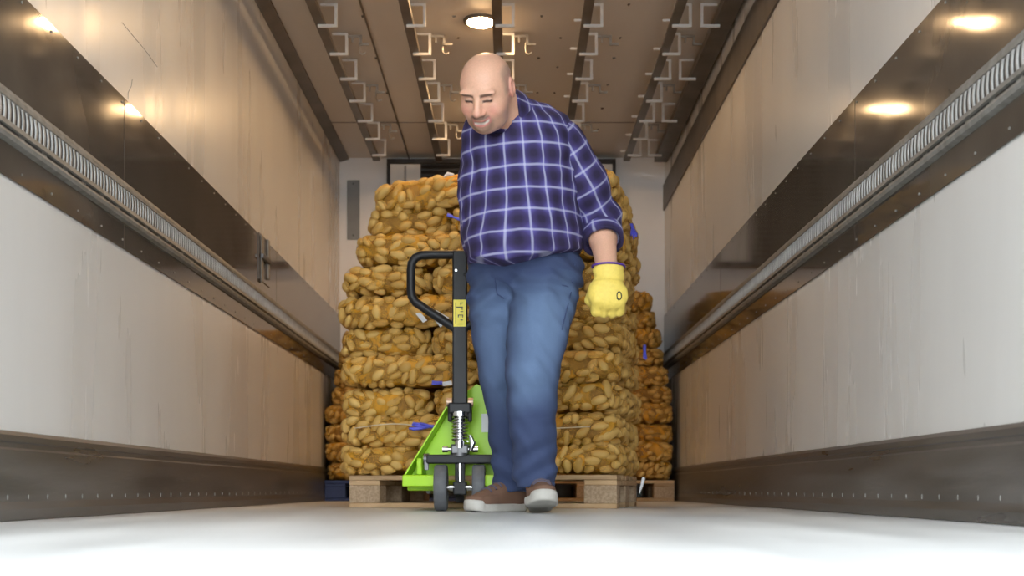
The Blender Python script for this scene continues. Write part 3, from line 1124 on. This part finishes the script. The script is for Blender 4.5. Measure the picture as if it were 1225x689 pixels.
def mobj(name, me, m, parent=None):
    me.materials.append(m)
    o = bpy.data.objects.new(name, me)
    C.objects.link(o)
    if parent is None:
        under_man(o)
    else:
        o.parent = parent      # parent's frame is the world frame
    return o


# head frame
def rotm(yaw, pit, rol):
    cx_, sx_ = math.cos(pit), math.sin(pit)
    cz, sz = math.cos(yaw), math.sin(yaw)
    cy, sy = math.cos(rol), math.sin(rol)
    RX = np.array([[1, 0, 0], [0, cx_, -sx_], [0, sx_, cx_]])
    RZ = np.array([[cz, -sz, 0], [sz, cz, 0], [0, 0, 1]])
    RY = np.array([[cy, 0, sy], [0, 1, 0], [-sy, 0, cy]])
    return (RZ @ RX @ RY @ np.diag([1., -1., 1.])).astype(np.float32)


HR = rotm(math.radians(-23), math.radians(43), math.radians(7))
HC = np.array([-.083, 3.75, 1.368], np.float32)
HS = 1.0
def to_head(p): return ((p - HC) @ HR) / HS
def from_head(q): return HR @ (np.asarray(q, np.float32) * HS) + HC


SHL, ELL_, WRL = A3(672, 178, 4.0), A3(718, 264, 4.12), A3(727, 326, 3.97)
SHR, ELR, WRR = A3(592, 166, 3.97), A3(596, 245, 4.20), np.array([-.075, 4.365, .99], np.float32)
NKB = A3(610, 140, 3.93)
PEL = A3(628, 312, 4.12)
LEG_L = [(655, 330, 4.10, .125), (650, 365, 4.08, .115), (643, 405, 4.03, .102), (637, 445, 3.99, .090), (636, 480, 4.0, .083), (638, 520, 4.03, .077), (640, 560, 4.06, .070), (641, 582, 4.07, .071)]
LEG_R = [(598, 330, 4.16, .115), (596, 365, 4.18, .105), (598, 405, 4.2, .097), (603, 445, 4.2, .088), (608, 480, 4.22, .080), (611, 520, 4.26, .074), (613, 560, 4.28, .069), (614, 588, 4.29, .072)]


def head_sdf(p):
    q = to_head(p)
    qa = q.copy(); qa[:, 0] = np.abs(qa[:, 0])
    d = ell(q, (0, -.010, .024), (.080, .095, .078))
    d = smin(d, ell(q, (0, .028, -.033), (.072, .066, .078)), .03)
    d = smin(d, ell(q, (0, .045, -.080), (.055, .048, .036)), .03)          # jaw
    d = smin(d, ell(q, (0, .074, -.100), (.026, .020, .016)), .018)         # chin
    d = smin(d, ell(qa, (.042, .054, -.038), (.029, .030, .027)), .02)      # cheeks
    d = smin(d, ell(qa, (.030, .079, .022), (.030, .014, .010)), .012)      # brows
    d = smax(d, -ell(qa, (.031, .104, .002), (.017, .018, .011)), .012)     # eye sockets
    d = smin(d, ell(qa, (.031, .076, .000), (.016, .014, .012)), .004)      # eyes behind lids
    d = smin(d, rcone(q, (0, .086, .010), (0, .112, -.034), .009, .0135), .010)   # nose
    d = smin(d, ell(qa, (.0145, .100, -.038), (.010, .012, .0085)), .006)     # nostrils
    d = smin(d, ell(q, (0, .082, -.068), (.032, .020, .024)), .014)         # muzzle
    xm = q[:, 0] - .004
    zl = q[:, 2] - 9.0 * xm ** 2 - .10 * xm                                   # smile curve
    ql = q.copy(); ql[:, 2] = zl
    d = smin(d, ell(ql, (0, .097, -.0625), (.025, .008, .0045)), .004)      # upper lip
    d = smin(d, ell(ql, (0, .095, -.0815), (.021, .009, .0055)), .005)      # lower lip
    d = smax(d, -ell(ql, (0, .104, -.0715), (.023, .010, .0045)), .003)     # parted mouth
    fold = np.abs(qa[:, 0] - (.020 + (-.04 - q[:, 2]) * .35)) - .002
    d = d + .0018 * np.exp(-(fold / .004) ** 2) * ((q[:, 1] > .05) & (q[:, 2] < -.035) & (q[:, 2] > -.085))
    # ears
    e = ell(qa, (.083, -.012, -.004), (.010, .019, .033))
    e = smax(e, -ell(qa, (.093, -.006, .002), (.008, .010, .019)), .004)
    d = smin(d, e, .006)
    # neck with a fold under the chin
    d = smin(d, rcone(p, from_head((0, -.035, -.045)), NKB, .064, .070), .03)
    d = smin(d, ell(q, (0, .02, -.092), (.056, .05, .03)), .03)
    return d


def body_sdf(p):
    d = head_sdf(p)
    t1, t2 = A3(622, 260, 4.07), A3(619, 190, 3.99)
    d = smin(d, chain(p, [(NKB, .075), (t2, .12), (t1, .13), (PEL, .12)], .04), .04)
    for S, E_, Wr in ((SHL, ELL_, WRL), (SHR, ELR, WRR)):
        d = smin(d, chain(p, [(t2 + np.array([0, 0, .06], np.float32), .08), (S, .055), (E_, .044), (E_ + (Wr - E_) * .35, .046), (Wr, .034)], .02), .02)
        dirn = (Wr - E_) / np.linalg.norm(Wr - E_)
        d = smin(d, rcone(p, Wr, Wr + dirn * .03, .030, .022), .01)
    for leg in (LEG_L, LEG_R):
        pts = [(A3(a, b, c), r * (.72 if b < 550 else .5)) for a, b, c, r in leg]
        d = smin(d, chain(p, pts, .02), .03)
    return d


lo, hi = (-.36, 3.55, .06), (.50, 4.50, 1.56)
me, v = sdf_mesh(body_sdf, lo, hi, .0031, 'body')
q = to_head(v.astype(np.float32)).astype(float)
ax_ = np.abs(q[:, 0])
col = np.tile(np.array([.74, .42, .29]), (len(v), 1))
mixc = lambda w_, c_: col * (1 - w_[:, None]) + np.array(c_) * w_[:, None]
headm = (q[:, 2] > -.16)
col = mixc(.55 * np.exp(-((ax_ - .045) / .022) ** 2 - ((q[:, 2] + .035) / .022) ** 2) * (q[:, 1] > .02), (.66, .24, .19))   # cheeks
col = mixc(.5 * np.exp(-(ax_ / .015) ** 2 - ((q[:, 2] + .036) / .016) ** 2) * (q[:, 1] > .09), (.66, .27, .21))           # nose
col = mixc(.55 * np.exp(-((ax_ - .084) / .012) ** 2) * (np.abs(q[:, 2]) < .045) * (q[:, 1] < .02), (.66, .25, .20))        # ears
# shaved hair at the sides and back
hair = sstep(.058, .074, ax_) * sstep(-.02, .0, q[:, 2]) * sstep(.085, .06, q[:, 2]) * sstep(.045, .02, q[:, 1]) * (ax_ < .081)
hair = np.maximum(hair, sstep(-.04, -.07, q[:, 1]) * sstep(-.03, 0, q[:, 2]) * sstep(.10, .07, q[:, 2]))
col = mixc(.55 * hair * headm, (.22, .16, .13))
# stubble along jaw and around mouth
st_ = sstep(-.045, -.075, q[:, 2] - .25 * np.clip(ax_ - .03, 0, 1)) * sstep(-.02, .02, q[:, 1]) * sstep(-.150, -.125, q[:, 2])
col = mixc(.36 * st_, (.22, .14, .11))
gt = np.exp(-((np.sqrt((ax_ / 1.1) ** 2 + (q[:, 2] + .074) ** 2) - .029) / .0085) ** 2) * (q[:, 1] > .06)
col = mixc(.60 * gt, (.13, .075, .055))
gt = np.exp(-((q[:, 2] + .055 - 6. * ax_ ** 2 * .3) / .0048) ** 2) * (ax_ < .032) * (q[:, 1] > .07)
col = mixc(.72 * gt, (.11, .065, .045))
xm = np.abs(q[:, 0] - .004); zl = q[:, 2] - 9.0 * xm ** 2 - .10 * (q[:, 0] - .004)
lips = sstep(.033, .028, xm) * sstep(.0125, .009, np.abs(zl + .0720)) * (q[:, 1] > .07)
col = mixc(.8 * lips, (.52, .17, .15))
mou = sstep(.027, .023, xm) * sstep(.0048, .0032, np.abs(zl + .0715)) * (q[:, 1] > .07)
col = mixc(mou, (.60, .52, .45))
mou = sstep(.029, .026, xm) * np.exp(-((zl + .0675) / .0012) ** 2) * (q[:, 1] > .07)
col = mixc(.6 * mou, (.16, .06, .05))
# brows and eye slits
br = sstep(.0062, .0035, np.abs(q[:, 2] - (.0180 + .12 * (ax_ - .03) - 6 * (ax_ - .03) ** 2))) * sstep(.009, .013, ax_) * sstep(.056, .048, ax_) * (q[:, 1] > .04)
col = mixc(.85 * br, (.09, .05, .035))
socket_shade = np.exp(-((ax_ - .030) / .016) ** 2 - ((q[:, 2] - .008) / .006) ** 2) * (q[:, 1] > .04)  # eye-socket shade under the brows, painted into the skin colour
col = mixc(.30 * socket_shade, (.36, .17, .12))
ey = sstep(.0052, .0028, np.abs(q[:, 2] + .002 + 10 * (ax_ - .031) ** 2)) * sstep(.0165, .013, np.abs(ax_ - .031)) * (q[:, 1] > .04)
col = mixc(.92 * ey, (.035, .02, .018))
set_col(me, col)
body = mobj('body', me, M['skin'])

# ---- shirt
TOR = [(628, 322, 4.12, .196), (625, 275, 4.07, .202), (620, 225, 4.02, .196), (619, 185, 3.98, .184)]
KY = 1.28


def sq(p):
    r = np.array(p, np.float32, copy=True); r[..., 1] = (r[..., 1] - 4.05) * KY + 4.05
    return r


def hem_z(p):
    th = (p[:, 0] - .03)
    return A3(628, 322, 4.12)[2] + .005 + .30 * np.abs(th + .055) ** 1.15 - .018 + .05 * np.clip(p[:, 1] - 4.1, 0, 1)


def torso_sdf(p):
    w_ = sq(p)
    pts = [(sq(A3(a, b, c)), r) for a, b, c, r in TOR]
    d = chain(w_, pts, .04) / 1.15
    d = smin(d, ell(p, A3(616, 283, 3.985), (.155, .13, .15)), .06)
    d = smin(d, rcone(p, A3(588, 168, 3.96), A3(655, 166, 3.99), .090, .088), .06)
    d = smin(d, rcone(p, NKB + np.array([-.01, -.01, .0], np.float32), A3(660, 163, 4.0), .064, .075), .035)
    d = smin(d, rcone(p, NKB + np.array([-.01, -.01, .0], np.float32), A3(590, 160, 3.96), .066, .08), .03)
    # wrinkles: drapes running from the chest to the belly, soft folds at the waist
    z = p[:, 2]
    d = d + .0050 * wob(p * np.array([1, 1, .45], np.float32), 26, 3) + .0026 * wob(p, 60, 4)
    d = d + .004 * np.sin(z * 70 + p[:, 0] * 26 + 2 * np.sin(p[:, 0] * 17)) * sstep(1.02, .90, z)
    d = smax(d, hem_z(p) - z, .006)
    # open neck
    d = smax(d, -rcone(p, NKB + np.array([0, 0, .02], np.float32), from_head((0, .03, -.10)), .046, .055), .006)
    return d


PER = .066
me, v = sdf_mesh(torso_sdf, (-.24, 3.70, .80), (.36, 4.42, 1.45), .0055, 'shirt')
zc_ = v[:, 2]
cxs = np.interp(zc_, [.84, 1.0, 1.15, 1.3], [.045, .035, .022, .012]); cys = np.interp(zc_, [.84, 1.0, 1.15, 1.3], [4.12, 4.06, 4.01, 3.98])
th = np.arctan2(v[:, 0] - cxs, -(v[:, 1] - cys) * 1.15)
u_ = th * .193
vv_ = zc_ - .06 * np.clip(v[:, 0], -.2, .3) - .35 * np.clip(v[:, 1] - cys, -.3, .3) * 0
set_vec(me, 'plaid', np.stack([u_ / PER + .2, vv_ / .070 + .1, 0 * u_], 1))
shirt = mobj('shirt', me, M['plaid'])


def sleeve(name, S, E_, Wr, rs, endcut, seed, cuff=True):
    d1 = (E_ - S) / np.linalg.norm(E_ - S)
    d2 = (Wr - E_) / np.linalg.norm(Wr - E_)
    end = E_ + d2 * endcut
    def f(p):
        d = chain(p, [(S - d1 * .015, rs[0]), (S + (E_ - S) * .5, rs[1]), (E_, rs[2]), (end + d2 * .03, rs[3])], .03)
        sl = (p - S) @ d1
        d = d + .0035 * wob(p, 30, seed) + .004 * np.sin(sl * 75 + 3 * np.sin(p[:, 0] * 22)) * sstep(.10, .3, sl)
        return smax(d, (p - end) @ d2, .006)
    allp = np.array([S, E_, end])
    me_, v_ = sdf_mesh(f, allp.min(0) - .13, allp.max(0) + .13, .0055, name)
    side = np.cross(d1, [0, 1, 0]); side /= np.linalg.norm(side)
    fr_ = np.cross(side, d1)
    rel = v_ - S
    a_ = np.arctan2(rel @ side, -(rel @ fr_))
    set_vec(me_, 'plaid', np.stack([a_ * .082 / PER + .35, (rel @ d1) / .070 + .3, 0 * a_], 1))
    o = mobj(name, me_, M['plaid'], shirt)
    if cuff:
        def g(p):
            s_ = (p - end) @ d2
            ax2 = p - end - s_[:, None] * d2
            rad = np.linalg.norm(ax2, axis=1)
            d = np.abs(rad - (rs[3] + .001)) - .008
            d = smax(d, np.abs(s_ + .012) - .028, .006) + .0015 * wob(p, 40, seed + 2)
            return d
        me2, v2 = sdf_mesh(g, end - .12, end + .12, .0045, 'cuff')
        rel = v2 - S
        a_ = np.arctan2(rel @ side, -(rel @ fr_))
        set_vec(me2, 'plaid', np.stack([a_ * .082 / PER + .05, (rel @ d2) / .070 + .75, 0 * a_], 1))
        mobj('cuff', me2, M['plaid'], shirt)
    return o


sleeve('sleeve', SHL, ELL_, WRL, (.088, .090, .074, .064), .095, 11)
sleeve('sleeve', SHR, ELR, WRR, (.080, .078, .066, .060), .06, 15)

# collar
nax = (from_head((0, -.03, -.06)) - NKB); nax = nax / np.linalg.norm(nax)
CC = NKB + nax * .044 + np.array([-.006, -.008, 0], np.float32)
cfw = np.array([-.35, -.93, 0.]); cfw = cfw - nax * (cfw @ nax); cfw /= np.linalg.norm(cfw)
csd = np.cross(nax, cfw)


def collar_sdf(p):
    r = p - CC
    s_ = r @ nax; a_ = r @ cfw; b_ = r @ csd
    rad = np.sqrt((a_ / 1.05) ** 2 + b_ ** 2)
    R_ = .076 - .22 * s_
    d = np.abs(rad - R_) - .0055
    ang = np.abs(np.arctan2(b_, a_))
    low = -.045 - .03 * np.exp(-((ang - .5) / .35) ** 2)
    d = smax(d, np.maximum(s_ - .034 + .034 * np.exp(-(ang / .6) ** 2), low - s_), .004)
    d = smax(d, (.16 - ang) * .07, .004)
    return d


me, v = sdf_mesh(collar_sdf, CC - .15, CC + .15, .004, 'collar')
r = v - CC
set_vec(me, 'plaid', np.stack([np.arctan2(r @ csd, r @ cfw) * .085 / PER + .1, (r @ nax) / .07 + .85, 0 * v[:, 0]], 1))
mobj('collar', me, M['plaid'], shirt)

# ---- jeans
def jeans_sdf(p):
    ll = [(A3(a, b, c), r) for a, b, c, r in LEG_L]
    lr = [(A3(a, b, c), r) for a, b, c, r in LEG_R]
    dl = chain(p, ll, .02); dr = chain(p, lr, .02)
    z = p[:, 2]
    # folds: whiskers over the thighs, stacking above the shoes
    dl = dl + .0065 * np.sin(z * 95 + p[:, 0] * 35 + 1.5 * np.sin(p[:, 0] * 30)) * sstep(.66, .80, z) + .0055 * np.sin(z * 85 - p[:, 0] * 50) * sstep(.30, .16, z)
    dr = dr + .0070 * np.sin(z * 90 - p[:, 0] * 25 + 1.5 * np.sin(p[:, 0] * 26)) * sstep(.62, .78, z) + .0055 * np.sin(z * 80 + p[:, 0] * 50) * sstep(.32, .16, z)
    dl = smax(dl, .092 - z, .006); dr = smax(dr, .070 - z, .006)
    d = smin(dl, dr, .012)
    hips = ell(p, A3(627, 316, 4.13), (.190, .145, .13))
    d = smin(d, hips, .04)
    d = d + .0045 * wob(p * np.array([1, 1, .6], np.float32), 24, 21) + .002 * wob(p, 55, 22)
    return smax(d, z - .93, .006)


me, v = sdf_mesh(jeans_sdf, (-.20, 3.82, .05), (.30, 4.42, .95), .0052, 'jeans')
c = np.tile(np.array([.038, .058, .135]), (len(v), 1))
v32 = v.astype(np.float32)
def dist_to(pts):
    return np.min([np.linalg.norm(v - pnt, axis=1) for pnt in pts], axis=0)
fade = np.zeros(len(v))
for leg, amp in ((LEG_L, 1.), (LEG_R, .75)):
    pts = np.array([A3(a, b, c_) for a, b, c_, r in leg])
    ctr = np.stack([np.interp(v[:, 2], pts[::-1, 2], pts[::-1, k]) for k in (0, 1)], 1)
    rr = np.stack([v[:, 0] - ctr[:, 0], v[:, 1] - ctr[:, 1]], 1)
    near = np.linalg.norm(rr, axis=1) < .14
    fr = np.clip(-rr[:, 1] / (np.linalg.norm(rr, axis=1) + 1e-6), 0, 1) ** 1.5
    zf = sstep(.30, .46, v[:, 2]) * sstep(.86, .68, v[:, 2])
    fade = np.maximum(fade, amp * fr * zf * near)
fade = np.clip(fade + .12 * wob(v32, 30, 5) * (fade > .05), 0, 1)
c = c * (1 - fade[:, None]) + np.array([.115, .18, .31]) * fade[:, None]
set_col(me, c)
jeans = mobj('jeans', me, M['denim'])
# fly seam and pocket seams
M['seam'] = mat('jeans_seam', (.04, .06, .14), .85)


def seam(pts, dep, r=.0022):
    """a thin welt lying on the jeans: march each point back to the cloth"""
    out = []
    for px, py in pts:
        d = dep
        for _ in range(60):
            pt_ = A3(px, py, d)[None]
            if jeans_sdf(pt_)[0] < .0008: break
            d += .006
        out.append(tuple(A3(px, py, d - .003)))
    o = MB().tube(out, r, 6).build('seam', M['seam'])
    o.parent = jeans
    return o


seam([(592, 333), (593, 345), (595, 352), (603, 357)], 3.85)
seam([(648, 326), (662, 338), (680, 343)], 3.85)
seam([(688, 316), (683, 350), (672, 395)], 3.85)

# ---- shoes
def shoe(name, heel, toe_dir, pitch, label):
    f = np.array([toe_dir[0], toe_dir[1], 0.]); f /= np.linalg.norm(f)
    s = np.array([f[1], -f[0], 0.])
    up = np.array([0, 0, 1.])
    f2 = f * math.cos(pitch) + up * math.sin(pitch)
    u2 = np.cross(s, f2); u2 = u2 if u2[2] > 0 else -u2
    Rm = np.stack([s, f2, u2], 0).astype(np.float32)
    heel = np.asarray(heel, np.float32)
    loc = lambda p: (p - heel) @ Rm.T
    def out2(q, g=0.):
        w_ = np.stack([q[:, 0], q[:, 1], 0 * q[:, 0]], 1)
        d = rcone(w_, (0, .042, 0), (.003, .19, 0), .037 + g, .049 + g)
        return smin(d, rcone(w_, (.003, .19, 0), (-.004, .237, 0), .049 + g, .042 + g), .02)
    def sole(p):
        q_ = loc(p)
        z = q_[:, 2] - .25 * np.clip(q_[:, 1] - .21, 0, 1) ** 1.3
        d = smax(out2(q_, .003), np.abs(z - .015) - .015, .007)
        toe = smax(out2(q_, .002), np.abs(z - .022) - .018, .008)
        toe = smax(toe, .235 - q_[:, 1], .006)
        return smin(d, toe, .004)
    def upper(p):
        q_ = loc(p)
        d = ell(q_, (0, .055, .055), (.040, .058, .055))
        d = smin(d, rcone(q_, (0, .075, .085), (0, .20, .036), .042, .040), .02)
        d = smin(d, ell(q_, (-.001, .225, .030), (.044, .050, .033)), .02)
        d = smin(d, rcone(q_, (0, .06, .06), (0, .062, .125), .046, .046), .015)
        d = smax(d, .024 - q_[:, 2], .004)
        d = smax(d, q_[:, 2] - .132 + .12 * np.abs(q_[:, 1] - .06), .008)
        d = smin(d, smax(np.abs(out2(q_, -.004) + .004) - .004, np.abs(q_[:, 2] - .04) - .02, .004), .008)
        return d
    c_ = heel + f2.astype(np.float32) * .14
    me_, v_ = sdf_mesh(upper, c_ - .2, c_ + .2, .0042, name)
    q_ = loc(v_.astype(np.float32))
    col_ = np.tile(np.array([.165, .088, .055]), (len(v_), 1))
    m_ = (sstep(.15, .17, q_[:, 1]) * sstep(.215, .2, q_[:, 1]) * .35)[:, None]
    col_ = col_ * (1 - m_) + np.array([.11, .06, .045]) * m_
    m_ = (sstep(.10, .112, q_[:, 2]))[:, None] * .6
    col_ = col_ * (1 - m_) + np.array([.26, .15, .10]) * m_
    set_col(me_, col_)
    o = mobj(name, me_, M['leather'])
    me2, v2 = sdf_mesh(sole, c_ - .2, c_ + .2, .004, 'sole')
    mobj('sole', me2, M['sole'], o)
    def back(x, y, z): return Vector(heel) + Vector(s) * x + Vector(f2) * y + Vector(u2) * z
    for k in range(4):
        y = .112 + k * .024
        pts = []
        for x in np.linspace(-.030, .030, 7):
            z = .18
            while z > .03 and upper(np.array([back(x, y + .1 * abs(x), z)], np.float32))[0] > .0015: z -= .003
            pts.append(back(x, y + .1 * abs(x), z))
        l_ = MB().tube(pts, .0042, 6).build('lace', M['lace']); l_.parent = o
    return o


hl = A3(645, 585, 4.13); hl[2] = .0
shoe('shoe', hl, (.03, -1), math.radians(8), 'l')
hr = A3(627, 585, 4.33); hr[2] = .0
shoe('shoe', hr, (-.74, -.68), 0., 'r')

# ---- gloves
def glove(Wr, aim, back_n, thumb, sc, curl, logo):
    a = aim / np.linalg.norm(aim)
    n_ = back_n - a * (back_n @ a); n_ /= np.linalg.norm(n_)
    t_ = thumb - a * (thumb @ a) - n_ * (thumb @ n_); t_ /= np.linalg.norm(t_)
    Rm = np.stack([t_, a, n_], 0).astype(np.float32)
    loc = lambda p: ((p - Wr) @ Rm.T) / sc
    wpt = lambda x, y, z: Vector(Wr) + (Vector(t_) * x + Vector(a) * y + Vector(n_) * z) * sc
    def f(p):
        q_ = loc(p)
        w_ = q_ * np.array([1, 1, 1.35], np.float32)
        d = rcone(w_, (0, -.022, 0), (0, .022, 0), .051, .043) / 1.2
        d = smin(d, ell(q_, (.0, .062, .0), (.062, .050, .030)), .03)
        d = smin(d, ell(q_, (.038, .055, -.012), (.026, .036, .022)), .02)      # ball of the thumb
        for k, (x, ln) in enumerate(((.040, .94), (.0135, 1.03), (-.0135, 1.), (-.038, .84))):
            k1 = (x, .086 + (.004 if k in (1, 2) else -.004), .006)
            k2 = (x * .98, .086 + .026 * ln, -.012 - curl * .02)
            k3 = (x * .93, .086 + .012 * ln, -.014 - .042 * ln)
            k4 = (x * .90, .064, -.050)
            fd = chain(q_, [(k1, .0165), (k2, .0158), (k3, .0150), (k4, .0135)], .004)
            d = smin(d, fd, .005)
        td = chain(q_, [((.045, .040, -.010), .020), ((.055, .070, -.030), .0175), ((.034, .088, -.056), .0155)], .006)
        d = smin(d, td, .006)
        d = d + .0012 * wob(q_, 70, 8) + .0016 * np.sin(q_[:, 1] * 150 + q_[:, 0] * 30) * sstep(.06, .02, np.abs(q_[:, 1] - .012))
        d = smax(d, -(q_[:, 1] + .034), .003)
        return smax(d, -rcone(w_, (0, -.06, 0), (0, -.022, 0), .043, .040), .003) * sc
    me_, v_ = sdf_mesh(f, Wr - .22, Wr + .22, .0034, 'glove')
    q_ = loc(v_.astype(np.float32))
    c_ = np.tile(np.array([.83, .63, .125]), (len(v_), 1))
    seam_ = np.exp(-((q_[:, 1] - .018) / .003) ** 2) * .3
    c_ = c_ * (1 - seam_[:, None]) + np.array([.5, .34, .04]) * seam_[:, None]
    set_col(me_, c_)
    g = mobj('glove', me_, M['glove'])
    n = 40
    ring = [wpt(.0525 * math.cos(2 * math.pi * k / n), -.034, .0525 / 1.35 * math.sin(2 * math.pi * k / n)) for k in range(n)]
    o = MB().tube(ring, .0036, 8, closed=True).build('cuff_trim', M['purple']); o.parent = g
    if logo:
        pts = []
        for k in range(18):
            b_ = 2 * math.pi * k / 18
            x, y = -.030 + .0075 * math.cos(b_), .070 + .012 * math.sin(b_)
            z = .06
            while z > 0 and f(np.array([wpt(x, y, z)], np.float32))[0] > .0004: z -= .001
            pts.append(wpt(x, y, z))
        o = MB().tube(pts, .0021, 6, closed=True).build('glove_logo', M['ink']); o.parent = g
        pts = []
        for k in range(6):
            x, y = -.030 + .008 * (k / 5), .084 - .001 * k
            z = .06
            while z > 0 and f(np.array([wpt(x, y, z)], np.float32))[0] > .0004: z -= .001
            pts.append(wpt(x, y, z))
        o = MB().tube(pts, .0021, 6).build('glove_logo', M['ink']); o.parent = g
    return g


glove(A3(728, 331, 3.96), np.array([.0, -.12, -1.]), np.array([.05, -1., -.1]), np.array([-1., 0, 0]), 1.05, .6, True)
glove(np.array([-.075, 4.335, 1.015], np.float32), np.array([.0, .75, -.65]), np.array([0, .5, .8]), np.array([-1., .0, 0]), .9, 1.2, False)
bpy.context.view_layer.update()
